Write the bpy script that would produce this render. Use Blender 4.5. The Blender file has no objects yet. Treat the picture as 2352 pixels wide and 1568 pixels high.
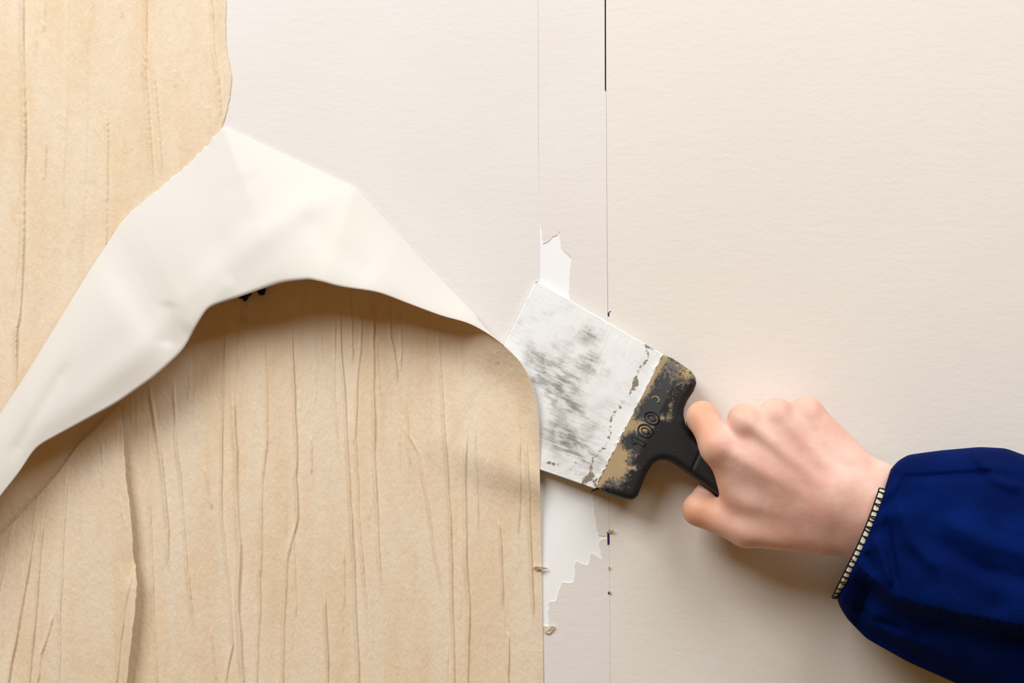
import bpy, bmesh, math, random
import numpy as np
from mathutils import Vector
from mathutils.geometry import tessellate_polygon

random.seed(4); rng = np.random.default_rng(7)
SC = bpy.context.scene
COL = SC.collection

# ------------------------------------------------------------------ camera, light, exposure
DIST = 1.2                       # camera to wall, metres
PX = 1.0 / 3390.0                # one photograph pixel on the wall, metres (100 mm blade = 339 px)
Z0 = 1.30                        # height of the picture centre above the floor

cam = bpy.data.cameras.new('camera'); cam.sensor_width = 36.0
cam.lens = 36.0 * DIST / (2352 * PX); cam.clip_start = 0.01
camo = bpy.data.objects.new('camera', cam); COL.objects.link(camo)
camo.location = (0, -DIST, Z0); camo.rotation_euler = (math.pi / 2, 0, 0)
SC.camera = camo

world = bpy.data.worlds.new('world'); SC.world = world; world.use_nodes = True
bg = world.node_tree.nodes['Background']
bg.inputs[0].default_value = (1.0, 0.56, 0.20, 1); bg.inputs[1].default_value = 0.17

def area(name, loc, target, size, energy, color):
    l = bpy.data.lights.new(name, 'AREA'); l.shape = 'RECTANGLE'; l.size, l.size_y = size
    l.energy = energy; l.color = color
    o = bpy.data.objects.new(name, l); COL.objects.link(o); o.location = loc
    o.rotation_euler = (Vector(target) - Vector(loc)).to_track_quat('-Z', 'Y').to_euler()
    return o
area('softbox_light', (-1.05, -1.40, Z0 + 1.50), (-0.05, 0, Z0), (1.1, 1.1), 44, (0.94, 0.985, 1.0))
area('softbox_light', (0.85, -1.15, Z0 + 1.62), (0.1, 0, Z0), (1.3, 1.1), 34, (0.94, 0.985, 1.0))

SC.view_settings.view_transform = 'Standard'; SC.view_settings.look = 'None'
SC.view_settings.gamma = 1.0; SC.view_settings.use_curve_mapping = False
SC.view_settings.exposure = 0.0

# ------------------------------------------------------------------ helpers
def P(px, py, d):
    """photograph pixel + distance off the wall in mm -> world metres (numpy friendly)"""
    px = np.asarray(px, float); py = np.asarray(py, float); dm = np.asarray(d, float) / 1000.0
    k = (DIST - dm) / DIST
    return np.stack(np.broadcast_arrays((px - 1176) * PX * k, -dm, (784 - py) * PX * k + Z0), -1)

def tag(o, label=None, cat=None, group=None, kind=None):
    if label: o['label'] = label
    if cat: o['category'] = cat
    if group: o['group'] = group
    if kind: o['kind'] = kind
    return o

def empty(name, loc):
    o = bpy.data.objects.new(name, None); COL.objects.link(o); o.location = loc
    o.empty_display_size = 0.02
    return o

def mesh_np(name, verts, faces, mats, parent=None, smooth=True, attrs=None, quads=True):
    verts = np.asarray(verts, np.float32)
    me = bpy.data.meshes.new(name)
    if quads:
        faces = np.asarray(faces, np.int32); n = faces.shape[1]
        me.vertices.add(len(verts)); me.vertices.foreach_set('co', verts.ravel())
        me.loops.add(faces.size); me.loops.foreach_set('vertex_index', faces.ravel())
        me.polygons.add(len(faces)); me.polygons.foreach_set('loop_start', np.arange(0, faces.size, n, dtype=np.int32))
        me.update(calc_edges=True)
    else:
        me.from_pydata([tuple(map(float, v)) for v in verts], [], faces)
    if smooth: me.polygons.foreach_set('use_smooth', np.ones(len(me.polygons), bool))
    for k, a in (attrs or {}).items():
        a = np.asarray(a, np.float32)
        if a.ndim == 1:
            t = me.attributes.new(k, 'FLOAT', 'POINT'); t.data.foreach_set('value', a)
        else:
            t = me.attributes.new(k, 'FLOAT_VECTOR', 'POINT'); t.data.foreach_set('vector', a.ravel())
    for m in (mats if isinstance(mats, (list, tuple)) else [mats]): me.materials.append(m)
    o = bpy.data.objects.new(name, me); COL.objects.link(o)
    if parent:
        o.parent = parent; o.matrix_parent_inverse = parent.matrix_basis.inverted()
    return o

def grid_faces(nu, nv, wrap=False):
    i, j = np.meshgrid(np.arange(nu - 1), np.arange(nv if wrap else nv - 1), indexing='ij')
    j2 = (j + 1) % nv
    return np.stack([i * nv + j, (i + 1) * nv + j, (i + 1) * nv + j2, i * nv + j2], -1).reshape(-1, 4)

def solidify(o, t, offset, mo=0, mr=0):
    m = o.modifiers.new('thickness', 'SOLIDIFY'); m.thickness = t; m.offset = offset
    m.material_offset = mo; m.material_offset_rim = mr; m.use_even_offset = False
    return o

def smooth1(a, sig):
    """gaussian smoothing along axis 0, ends kept by odd reflection"""
    r = max(1, int(3 * sig)); k = np.exp(-0.5 * (np.arange(-r, r + 1) / sig) ** 2); k /= k.sum()
    a2 = a.reshape(len(a), -1); out = np.empty_like(a2)
    for c in range(a2.shape[1]):
        v = a2[:, c]; p = np.concatenate([2 * v[0] - v[r:0:-1], v, 2 * v[-1] - v[-2:-r - 2:-1]])
        out[:, c] = np.convolve(p, k, 'valid')
    return out.reshape(a.shape)

def poly_dist(px, py, line):
    """signed (+ = right-hand side in the picture) and absolute distance to a polyline, with end taper 0..1"""
    best = np.full(px.shape, 1e9); sgn = np.zeros(px.shape); tt = np.zeros(px.shape)
    L = np.array(line, float); seg = np.hypot(*(L[1:] - L[:-1]).T); tot = seg.sum(); acc = 0
    for (a, b, l) in zip(L[:-1], L[1:], seg):
        dx, dy = (b - a) / l
        t = np.clip((px - a[0]) * dx + (py - a[1]) * dy, 0, l)
        qx, qy = px - a[0] - t * dx, py - a[1] - t * dy
        d = np.hypot(qx, qy); m = d < best
        best[m] = d[m]; sgn[m] = np.sign(qx * dy - qy * dx)[m]; tt[m] = ((acc + t) / tot)[m]; acc += l
    return best, sgn, tt

def vnoise(x, y, seed):
    """smooth value noise on arrays"""
    xi = np.floor(x).astype(int); yi = np.floor(y).astype(int); fx = x - xi; fy = y - yi
    fx = fx * fx * (3 - 2 * fx); fy = fy * fy * (3 - 2 * fy)
    def h(a, b):
        n = (a * 374761393 + b * 668265263 + seed * 1442695041) & 0xffffffff
        n = ((n ^ (n >> 13)) * 1274126177) & 0xffffffff
        return ((n ^ (n >> 16)) & 0xffff) / 65535.0
    return (h(xi, yi) * (1 - fx) + h(xi + 1, yi) * fx) * (1 - fy) + (h(xi, yi + 1) * (1 - fx) + h(xi + 1, yi + 1) * fx) * fy

def surface_nets(f, org, h):
    nx, ny, nz = f.shape; s = f < 0
    acc = np.zeros((nx - 1, ny - 1, nz - 1, 3), np.float32); cnt = np.zeros((nx - 1, ny - 1, nz - 1), np.float32)
    def sl(o, n): return slice(o, n - 1 + o)
    C = [(i, j, k) for i in (0, 1) for j in (0, 1) for k in (0, 1)]
    for a in C:
        for ax in range(3):
            if a[ax]: continue
            b = list(a); b[ax] = 1
            fa = f[sl(a[0], nx), sl(a[1], ny), sl(a[2], nz)]; fb = f[sl(b[0], nx), sl(b[1], ny), sl(b[2], nz)]
            m = (fa < 0) != (fb < 0)
            t = np.where(m, fa / np.where(m, fa - fb, 1), 0)
            for c in range(3):
                acc[..., c] += np.where(m, (t if c == ax else a[c]), 0)
            cnt += m
    idx = -np.ones(cnt.shape, np.int64); act = cnt > 0; idx[act] = np.arange(act.sum())
    pos = np.argwhere(act) + acc[act] / cnt[act][:, None]
    verts = np.asarray(org) + pos * h
    quads = []
    for ax in range(3):
        lo = [slice(None)] * 3; hi = [slice(None)] * 3; lo[ax] = slice(0, -1); hi[ax] = slice(1, None)
        A = s[tuple(lo)]; B = s[tuple(hi)]; ch = np.argwhere(A != B); inside = A[tuple(ch.T)]
        u, v = (ax + 1) % 3, (ax + 2) % 3
        ok = (ch[:, u] > 0) & (ch[:, v] > 0) & (ch[:, u] < f.shape[u] - 1) & (ch[:, v] < f.shape[v] - 1)
        ch = ch[ok]; inside = inside[ok]; q = []
        for du, dv in ((-1, -1), (0, -1), (0, 0), (-1, 0)):
            c = ch.copy(); c[:, u] += du; c[:, v] += dv; q.append(idx[tuple(c.T)])
        q = np.stack(q, -1); q[~inside] = q[~inside][:, ::-1]; quads.append(q)
    return verts, np.concatenate(quads)

def lap_smooth(v, q, it, lam=0.5):
    n = len(v); e = np.concatenate([q[:, [0, 1]], q[:, [1, 2]], q[:, [2, 3]], q[:, [3, 0]]])
    deg = np.bincount(e[:, 0], minlength=n) + np.bincount(e[:, 1], minlength=n)
    for _ in range(it):
        w = np.zeros_like(v)
        for c in range(3):
            w[:, c] = np.bincount(e[:, 0], v[e[:, 1], c], n) + np.bincount(e[:, 1], v[e[:, 0], c], n)
        v = v + lam * (w / deg[:, None] - v)
    return v

def tube(pts, r, sides=8, closed=False):
    """verts + quads of a round tube along points (world)"""
    pts = [Vector(p) for p in pts]; n = len(pts); V = []; F = []
    rr = r if isinstance(r, (list, tuple, np.ndarray)) else [r] * n
    up = Vector((0, -1, 0))
    for i, p in enumerate(pts):
        a = pts[(i - 1) % n] if closed or i > 0 else p; b = pts[(i + 1) % n] if closed or i < n - 1 else p
        t = (b - a).normalized(); x = t.cross(up)
        if x.length < 1e-4: x = t.cross(Vector((1, 0, 0)))
        x.normalize(); y = x.cross(t)
        for k in range(sides):
            an = 2 * math.pi * k / sides
            V.append(p + rr[i] * (math.cos(an) * x + math.sin(an) * y))
    m = n if closed else n - 1
    for i in range(m):
        for k in range(sides):
            i2 = (i + 1) % n; k2 = (k + 1) % sides
            F.append((i * sides + k, i * sides + k2, i2 * sides + k2, i2 * sides + k))
    if not closed:
        F.append(tuple(range(sides))[::-1]); F.append(tuple((n - 1) * sides + k for k in range(sides)))
    return V, F

# ------------------------------------------------------------------ materials
def srgb(r, g, b):
    f = lambda c: (c / 255 / 12.92) if c / 255 <= 0.04045 else ((c / 255 + 0.055) / 1.055) ** 2.4
    return (f(r), f(g), f(b), 1)

class NT:
    def __init__(s, name, rough=0.8, spec=0.3):
        s.m = bpy.data.materials.new(name); s.m.use_nodes = True; s.t = s.m.node_tree
        s.b = s.t.nodes['Principled BSDF']; s.b.inputs['Roughness'].default_value = rough
        s.b.inputs['Specular IOR Level'].default_value = spec
    def n(s, typ, **kw):
        x = s.t.nodes.new(typ)
        for k, v in kw.items(): setattr(x, k, v)
        return x
    def l(s, a, b): s.t.links.new(a, b)
    def val(s, sock, v):
        if hasattr(v, 'is_output'): s.l(v, sock)
        else: sock.default_value = v
    def coords(s, scale, rot=(0, 0, 0), attr=None):
        mp = s.n('ShaderNodeMapping'); mp.inputs['Scale'].default_value = scale; mp.inputs['Rotation'].default_value = rot
        if attr: a = s.n('ShaderNodeAttribute', attribute_name=attr); s.l(a.outputs['Vector'], mp.inputs[0])
        else: a = s.n('ShaderNodeNewGeometry'); s.l(a.outputs['Position'], mp.inputs[0])
        return mp.outputs[0]
    def attr(s, name): return s.n('ShaderNodeAttribute', attribute_name=name).outputs['Fac']
    def noise(s, co, scale, detail=4, rough=0.55, dist=0):
        x = s.n('ShaderNodeTexNoise'); x.inputs['Scale'].default_value = scale; x.inputs['Detail'].default_value = detail
        x.inputs['Roughness'].default_value = rough; x.inputs['Distortion'].default_value = dist; s.l(co, x.inputs['Vector'])
        return x.outputs['Fac']
    def ramp(s, v, a, b, x=0.0, y=1.0):
        r = s.n('ShaderNodeMapRange'); r.interpolation_type = 'SMOOTHSTEP'; s.val(r.inputs[0], v)
        for i, q in enumerate((a, b, x, y)): s.val(r.inputs[i + 1], q)
        return r.outputs[0]
    def math(s, op, a, b=0.0):
        x = s.n('ShaderNodeMath', operation=op); s.val(x.inputs[0], a); s.val(x.inputs[1], b); return x.outputs[0]
    def mix(s, f, a, b):
        x = s.n('ShaderNodeMix', data_type='RGBA'); s.val(x.inputs[0], f); s.val(x.inputs[6], a); s.val(x.inputs[7], b)
        return x.outputs[2]
    def color(s, c): s.val(s.b.inputs['Base Color'], c)
    def thin(s, f, c):
        """paper lets some light through"""
        tr = s.n('ShaderNodeBsdfTranslucent'); s.val(tr.inputs['Color'], c); mx = s.n('ShaderNodeMixShader'); mx.inputs[0].default_value = f
        out = s.t.nodes['Material Output']; s.l(s.b.outputs[0], mx.inputs[1]); s.l(tr.outputs[0], mx.inputs[2]); s.l(mx.outputs[0], out.inputs['Surface'])
    def bump(s, h, dist, strength=1.0):
        x = s.n('ShaderNodeBump'); x.inputs['Distance'].default_value = dist; x.inputs['Strength'].default_value = strength
        s.l(h, x.inputs['Height'])
        prev = s.b.inputs['Normal']
        if prev.links: s.l(prev.links[0].from_socket, x.inputs['Normal'])
        s.l(x.outputs[0], s.b.inputs['Normal'])

def mat_lining(name, c1, c2):
    k = NT(name, 0.9, 0.15); co = k.coords((1, 1, 1)); cz = k.coords((1, 1, 3.0))
    k.color(k.mix(k.ramp(k.noise(co, 9, 3), .35, .65), c1, c2))
    k.bump(k.noise(co, 330, 5, .65), .0003, .45); k.bump(k.noise(cz, 70, 3), .0006, .22)
    v = k.noise(co, 210, 3); k.bump(k.ramp(v, .68, .76), .0004, .22)
    return k.m
M_lining_left = mat_lining('lining_paper_pinkish', srgb(235, 229, 226), srgb(233, 227, 223))
M_lining_mid = mat_lining('lining_paper_grey', srgb(235, 229, 224), srgb(233, 226, 221))
M_lining_right = mat_lining('lining_paper_cream', srgb(236, 229, 220), srgb(235, 227, 219))

def mat_plaster():
    k = NT('white_plaster', 0.75, 0.25); co = k.coords((1, 1, 1))
    k.color(k.mix(k.ramp(k.noise(co, 14, 3), .3, .7), srgb(250, 249, 249), srgb(246, 245, 246)))
    k.bump(k.noise(co, 180, 3), .0002, .25); return k.m
M_plaster = mat_plaster()

def mat_paper_front():
    k = NT('tan_wallpaper_front', 0.82, 0.2)
    st = k.coords((1, 1, .16)); co = k.coords((1, 1, 1)); fi = k.coords((1, 1, .45))
    a = k.mix(k.ramp(k.noise(st, 42, 4, .6), .35, .68), srgb(244, 226, 201), srgb(241, 216, 184))
    b = k.mix(k.math('MULTIPLY', k.ramp(k.noise(st, 130, 4, .65, .3), .52, .8), .4), a, srgb(226, 194, 150))
    c = k.mix(k.math('MULTIPLY', k.ramp(k.noise(co, 16, 3), .5, .75), .35), b, srgb(241, 211, 178))
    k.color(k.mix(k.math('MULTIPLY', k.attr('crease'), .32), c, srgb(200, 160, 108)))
    k.bump(k.noise(fi, 520, 4, .65), .0006, .7); k.bump(k.noise(fi, 170, 3), .0011, .5)
    k.thin(.06, srgb(245, 196, 118))
    return k.m
M_front = mat_paper_front()

def mat_paper_back():
    k = NT('white_wallpaper_back', 0.85, 0.15); co = k.coords((1, 1, 1))
    k.color(k.mix(k.ramp(k.noise(co, 7, 2), .35, .65), srgb(228, 222, 216), srgb(227, 222, 214)))
    k.bump(k.noise(co, 330, 4), .00018, .35)
    k.thin(.06, srgb(250, 226, 186))
    return k.m
M_back = mat_paper_back()

def flat(name, c, rough=0.8, bump=None):
    k = NT(name, rough, .25); co = k.coords((1, 1, 1))
    k.color(k.mix(k.noise(co, 200, 3), tuple(x * .82 for x in c[:3]) + (1,), c))
    if bump: k.bump(k.noise(co, 500, 3), bump, .5)
    return k.m

# ------------------------------------------------------------------ the wall and its lining paper
def slab(name, poly, d0, d1, mat, parent=None):
    """flat polygon (picture pixels) with real thickness d0..d1 mm off the wall"""
    n = len(poly); a = np.array(poly, float)
    X = (a[:, 0] - 1176) * PX; Z = (784 - a[:, 1]) * PX + Z0
    bm = bmesh.new()
    f = [bm.verts.new((x, -d1 / 1000, z)) for x, z in zip(X, Z)]; b = [bm.verts.new((x, -d0 / 1000, z)) for x, z in zip(X, Z)]
    area2 = sum(X[i] * Z[(i + 1) % n] - X[(i + 1) % n] * Z[i] for i in range(n))
    if area2 < 0: f.reverse(); b.reverse()
    tri = tessellate_polygon([[Vector((v.co.x, v.co.z, 0)) for v in f]])
    for t in tri:
        bm.faces.new([f[i] for i in t]); bm.faces.new([b[i] for i in t][::-1])
    for i in range(n): bm.faces.new((f[i], b[i], b[(i + 1) % n], f[(i + 1) % n]))
    bmesh.ops.recalc_face_normals(bm, faces=bm.faces)
    me = bpy.data.meshes.new(name); bm.to_mesh(me); bm.free(); me.materials.append(mat)
    o = bpy.data.objects.new(name, me); COL.objects.link(o)
    if parent: o.parent = parent; o.matrix_parent_inverse = parent.matrix_basis.inverted()
    return o

def ragged(pts, amp, step, seed):
    r = random.Random(seed); out = []
    for (a, b) in zip(pts[:-1], pts[1:]):
        l = math.hypot(b[0] - a[0], b[1] - a[1]); n = max(1, int(l / step))
        for i in range(n):
            t = i / n; j = 0 if i == 0 else amp
            out.append((a[0] + (b[0] - a[0]) * t + r.uniform(-j, j), a[1] + (b[1] - a[1]) * t + r.uniform(-j, j)))
    out.append(pts[-1]); return out

TOP, BOT, LEFT, RIGHT = -1700, 3200, -2600, 4900
wall = slab('wall_back', [(LEFT, TOP), (RIGHT, TOP), (RIGHT, BOT), (LEFT, BOT)], -80, -.02, M_plaster)
tag(wall, 'smooth white plaster wall under the lining paper', kind='structure')
p = slab('lining_paper', [(LEFT, TOP), (1234, TOP), (1236, 300), (1239, 560), (1241, 900), (1246, 1568), (1250, BOT), (LEFT, BOT)], 0, .30, M_lining_left, wall)
tag(p, 'pinkish white lining paper left bare by the peeled strip')
torn_up = [(1241, 509), (1243, 520), (1246, 531), (1247, 560), (1257, 556), (1270, 543), (1279, 541), (1286, 531), (1286, 545), (1289, 567), (1300, 580), (1312, 591), (1311, 610), (1308, 634), (1306, 670), (1330, 800), (1352, 1000), (1361, 1100)]
torn_dn = [(1362, 1121), (1361, 1150), (1365, 1185), (1369, 1210), (1374, 1229), (1393, 1230), (1393, 1236), (1376, 1243), (1382, 1284), (1370, 1275), (1357, 1268), (1355, 1282), (1349, 1297), (1338, 1294), (1326, 1287), (1321, 1292), (1322, 1306), (1318, 1334), (1305, 1338), (1290, 1336), (1286, 1350), (1282, 1362), (1275, 1380), (1262, 1380), (1259, 1400), (1261, 1420), (1259, 1438), (1249, 1436)]
strip = [(1234.6, TOP), (1236.6, 300)] + ragged(torn_up, 1.6, 7, 3) + ragged(torn_dn, 1.6, 6, 5) + [(1250, 1568), (1254, BOT), (1405, BOT), (1401, 1568), (1398, 1100), (1395, 700), (1392, 212), (1388.5, 205), (1388, 0), (1388, TOP)]
p = slab('lining_paper', strip, 0, .34, M_lining_mid, wall)
tag(p, 'narrow torn strip of lining paper beside the vertical seam')
p = slab('lining_paper', [(1392.5, TOP), (1392, 0), (1392.5, 212), (1396.4, 700), (1399.2, 1100), (1402.4, 1568), (1406.4, BOT), (RIGHT, BOT), (RIGHT, TOP)], 0, .52, M_lining_right, wall)
tag(p, 'cream lining paper covering the right half of the wall')
M_seam = flat('dark_seam', srgb(70, 42, 36))
p = slab('seam_line', [(1388.6, TOP), (1391.8, TOP), (1391.8, 0), (1392.2, 212), (1389.4, 207), (1388.9, 0)], 0.0, .12, M_seam, wall)
tag(p, 'dark open gap in the seam')
M_ink = flat('purple_ink', srgb(58, 28, 92)); M_flake = flat('torn_paper_flake', srgb(226, 208, 186), .9)
p = slab('seam_line', [(1392.4, 214), (1393.3, 214), (1396.3, 720), (1395.2, 720)], 0, .30, flat('painted_seam_shadow', srgb(204, 184, 170)), wall)  # pale brown strip: the seam's faint shadow line painted as colour
p = slab('ink_mark', [(1394.6, 1221), (1399.3, 1219), (1400, 1249), (1395.4, 1251)], .3, .58, M_ink, wall)
p = slab('ink_mark', [(1397, 1219), (1400.5, 1215), (1401, 1221), (1398.5, 1222.5)], .3, .6, M_ink, wall)
p = slab('ink_mark', [(1396, 719), (1401, 714), (1404, 714.5), (1399.5, 718), (1399.5, 727), (1396.5, 726)], .3, .6, M_ink, wall)
p = slab('ink_mark', [(1396, 1360), (1400, 1359), (1400.5, 1363), (1397, 1364)], .3, .6, M_ink, wall)

def flake(pts3, name='torn_flake', mat=None):
    v = [P(*q) for q in pts3]
    o = mesh_np(name, v, [tuple(range(len(v)))], mat or M_flake, wall, smooth=False, quads=False)
    solidify(o, .0003, 0); return o
flake([(1249, 1437, .8), (1259, 1438, .9), (1268, 1437, 2.2), (1277, 1440, 1.4), (1270, 1448, 1.4), (1262, 1456, 1.2), (1252, 1452, 1.0)])
flake([(1392, 1222, .6), (1402, 1226, .7), (1412, 1217, 3.2), (1404, 1216, 2.4)])
flake([(1396, 1303, .6), (1401, 1310, .7), (1402, 1300, 2.2)])
flake([(1397, 1355, .6), (1404, 1368, .7), (1403, 1358, 2.0)])

# ------------------------------------------------------------------ wallpaper wrinkles (picture pixels)
# (strength mm, half width px, polyline)
WR_LEFT = [
 (.95, 9, [(48, -200), (50, 0), (53, 150), (56, 300), (54, 450), (52, 560), (46, 700), (38, 752), (35, 930)]),
 (.5, 6, [(103, -60), (103, 20), (97, 80)]), (.35, 6, [(81, 60), (83, 130)]),
 (.8, 8, [(334, -200), (333, 0), (333, 100), (331, 160), (340, 270), (352, 440)]),
 (.55, 9, [(337, 95), (350, 160), (360, 260), (372, 405)]),
 (.7, 7, [(483, -200), (485, 0), (490, 110), (500, 180), (511, 292)]),
 (.6, 7, [(241, 235), (247, 330), (244, 520), (240, 620)]),
 (.25, 7, [(160, -100), (155, 200), (140, 500)]), (.25, 7, [(203, 0), (198, 300), (188, 640)]), (.3, 6, [(478, 240), (484, 310)]),
 (.35, 7, [(105, 320), (100, 420)]), (.3, 7, [(40, 420), (44, 520), (30, 700)]), (.3, 8, [(275, 0), (282, 40)]), (.3, 7, [(400, 160), (404, 200)])]
WR_LOW = [
 (.75, 9, [(340, 860), (355, 959), (373, 1077), (386, 1213), (386, 1288), (397, 1323)]),
 (.5, 6, [(338, 1055), (347, 1231), (351, 1362), (360, 1568), (364, 1700)]),
 (.6, 7, [(400, 850), (404, 1012), (412, 1073), (421, 1187), (430, 1319), (447, 1450)]),
 (.6, 7, [(518, 690), (520, 783), (513, 880), (509, 1012), (509, 1187), (526, 1341), (534, 1481), (518, 1565), (512, 1700)]),
 (1.0, 13, [(528, 840), (533, 880), (542, 1034), (544, 1165), (551, 1253), (546, 1407), (557, 1560), (560, 1700)]),
 (.5, 6, [(555, 700), (555, 739), (546, 856)]), (.5, 6, [(564, 670), (565, 819)]),
 (.7, 8, [(605, 650), (605, 775), (611, 892), (612, 1012), (601, 1099), (599, 1275), (588, 1565), (584, 1700)]),
 (.8, 8, [(671, 720), (673, 849), (680, 998), (681, 1056), (678, 1090), (683, 1180), (680, 1205), (658, 1288), (652, 1407), (648, 1568), (645, 1700)]),
 (.3, 7, [(655, 1130), (656, 1230)]), (.35, 6, [(675, 1220), (677, 1300), (681, 1420)]),
 (.65, 8, [(775, 640), (782, 783), (795, 984), (803, 1147), (813, 1285), (819, 1462), (823, 1568), (826, 1700)]),
 (.5, 6, [(806, 650), (809, 838)]), (.3, 6, [(770, 700), (768, 900), (778, 1060)]),
 (.6, 7, [(833, 655), (828, 805), (819, 892), (815, 998), (817, 1021), (825, 1206), (836, 1344), (848, 1482)]),
 (.85, 8, [(864, 655), (857, 775), (857, 892), (860, 998), (860, 1068), (868, 1246), (876, 1368)]),
 (.5, 5, [(855, 690), (859, 760)]), (.7, 8, [(892, 670), (897, 775), (908, 830), (915, 880)]), (.4, 6, [(921, 685), (921, 856)]),
 (.4, 6, [(864, 775), (875, 914)]), (.45, 7, [(926, 885), (939, 998), (963, 1040), (990, 1206), (998, 1265), (1018, 1368)]),
 (.7, 7, [(1007, 705), (1012, 856), (1020, 998), (1028, 1088), (1034, 1186), (1037, 1344), (1043, 1568), (1045, 1700)]),
 (.75, 11, [(1071, 960), (1067, 1108), (1069, 1285), (1077, 1384), (1073, 1568), (1073, 1700)]),
 (.4, 6, [(1091, 950), (1099, 1226)]), (.6, 7, [(1146, 1186), (1152, 1285), (1156, 1403)]), (.7, 9, [(1162, 1440), (1168, 1462), (1166, 1568), (1166, 1700)]),
 (.5, 7, [(1195, 990), (1194, 1100), (1191, 1236)]), (.65, 8, [(1209, 985), (1217, 1226), (1222, 1350), (1225, 1440)]),
 (.8, 8, [(746, 1356), (749, 1450), (752, 1568), (754, 1700)]), (.45, 6, [(1128, 779), (1146, 838)]),
 (.4, 6, [(1030, 1480), (1027, 1540), (1034, 1640)]), (.4, 6, [(790, 1250), (792, 1400)]), (.35, 6, [(470, 1070), (488, 1170)]),
 (.35, 6, [(485, 1440), (497, 1568)]), (.3, 6, [(435, 1300), (440, 1420)]), (.35, 6, [(715, 1000), (716, 1090)]), (.3, 7, [(930, 970), (945, 1070)])]
WR_STRIP = [
 (.9, 8, [(92, 1115), (66, 1297), (44, 1420), (18, 1568), (-2, 1700)]), (.6, 8, [(37, 1187), (9, 1297), (-10, 1380), (-40, 1560)]),
 (.8, 8, [(103, 1160), (88, 1319), (77, 1450), (66, 1568), (55, 1700)]), (.55, 8, [(155, 1060), (143, 1275), (136, 1407), (138, 1494), (134, 1600)]),
 (.6, 7, [(126, 1400), (94, 1503), (80, 1600)]), (.9, 9, [(305, 1310), (285, 1398), (276, 1470), (266, 1568), (258, 1700)]),
 (.3, 6, [(188, 1100), (185, 1220)]), (.3, 6, [(235, 1010), (236, 1120)]), (.3, 6, [(275, 1140), (292, 1220)])]

def wrinkle(px, py, lines, seed, minor=60, box=None):
    h = np.zeros(px.shape); cr = np.zeros(px.shape)
    r = random.Random(seed); L = list(lines)
    if box:
        for _ in range(minor):
            x = r.uniform(box[0], box[2]); y = r.uniform(box[1], box[3]); l = r.uniform(40, 190); s = r.uniform(-.06, .06)
            L.append((r.uniform(.04, .16), r.uniform(4, 7), [(x, y), (x + s * l * .5 + r.uniform(-4, 4), y + l * .5), (x + s * l, y + l)]))
    for (a, w, line) in L:
        w = w * .8
        ln = np.array(line, float)
        m = (px > ln[:, 0].min() - 4 * w) & (px < ln[:, 0].max() + 4 * w) & (py > ln[:, 1].min() - 2 * w) & (py < ln[:, 1].max() + 2 * w)
        if not m.any(): continue
        ln2 = smooth_line(line, r)
        d, s, t = poly_dist(px[m], py[m], ln2)
        end = np.clip(np.minimum(t, 1 - t) * 7, 0, 1); end = end * end * (3 - 2 * end)
        wv = .65 + .7 * vnoise(t * 9 + seed, t * 0 + a * 37, 5)
        u = d * s
        prof = np.where(u < 0, np.exp(-(u / (w * .62)) ** 2), np.exp(-(u / (w * .30)) ** 2))
        h[m] = np.maximum(h[m], 0) + a * end * wv * prof
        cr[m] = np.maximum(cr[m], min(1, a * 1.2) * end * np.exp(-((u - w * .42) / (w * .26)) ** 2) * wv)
    return h, cr

def smooth_line(line, r):
    out = []
    for (a, b) in zip(line[:-1], line[1:]):
        n = max(2, int(abs(b[1] - a[1]) / 45))
        for i in range(n):
            t = i / n; out.append((a[0] + (b[0] - a[0]) * t + (r.uniform(-1.8, 1.8) if i else 0), a[1] + (b[1] - a[1]) * t))
    out.append(line[-1]); return out

# ------------------------------------------------------------------ scraper geometry used by the paper too
BN = np.array([.893, .450]); BT = np.array([-.450, .893])          # along the tool, along the blade edge (picture)
B0 = np.array([1231., 643.])
def blade_u(px, py): return (px - B0[0]) * BN[0] + (py - B0[1]) * BN[1]
def blade_d(u): return 1.8 + np.maximum(u, 0) / 3.39 * .095        # mm off the wall, 340 px -> 11.3

# ------------------------------------------------------------------ tan wallpaper still glued on, left
ys = np.arange(-760, 1330, 3.4); fs = np.linspace(0, 1, 330)
edge_k = np.array([(-760, 519), (-300, 522), (0, 521), (60, 520), (110, 521), (140, 527), (175, 534), (205, 532), (250, 524), (288, 513), (330, 500), (420, 440), (560, 400), (700, 300), (860, 165), (960, 95), (1040, 10), (1200, -130), (1330, -250)], float)
ex = np.interp(ys, edge_k[:, 0], edge_k[:, 1]) + 1.6 * (vnoise(ys / 12, ys * 0, 3) - .5)
LX = -1150.0
xx = LX + (ex[:, None] - LX) * (1 - (1 - fs[None, :]) ** 1.0); yy = np.repeat(ys[:, None], len(fs), 1)
fs2 = np.concatenate([np.linspace(0, .38, 40), np.linspace(.38, 1, 250)[1:]]); xx = LX + (ex[:, None] - LX) * fs2[None, :]; yy = np.repeat(ys[:, None], len(fs2), 1)
h, cr = wrinkle(xx, yy, WR_LEFT, 11, 40, (-300, -100, 500, 900))
d = .75 + h * 2.0 + .5 * vnoise(xx / 90, yy / 160, 2)
d = np.where(np.arange(d.shape[1])[None, :] > d.shape[1] - 5, np.minimum(d, .75), d); d[:, -1] = .46; d[:, -2] = .55
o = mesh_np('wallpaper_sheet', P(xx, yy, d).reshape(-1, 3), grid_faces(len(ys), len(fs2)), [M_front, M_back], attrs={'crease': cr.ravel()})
solidify(o, .0003, -1, 1, 1)
tag(o, 'tan creased wallpaper still glued to the wall along the left, above the fold', 'wallpaper', 'sheets of tan wallpaper')

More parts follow.
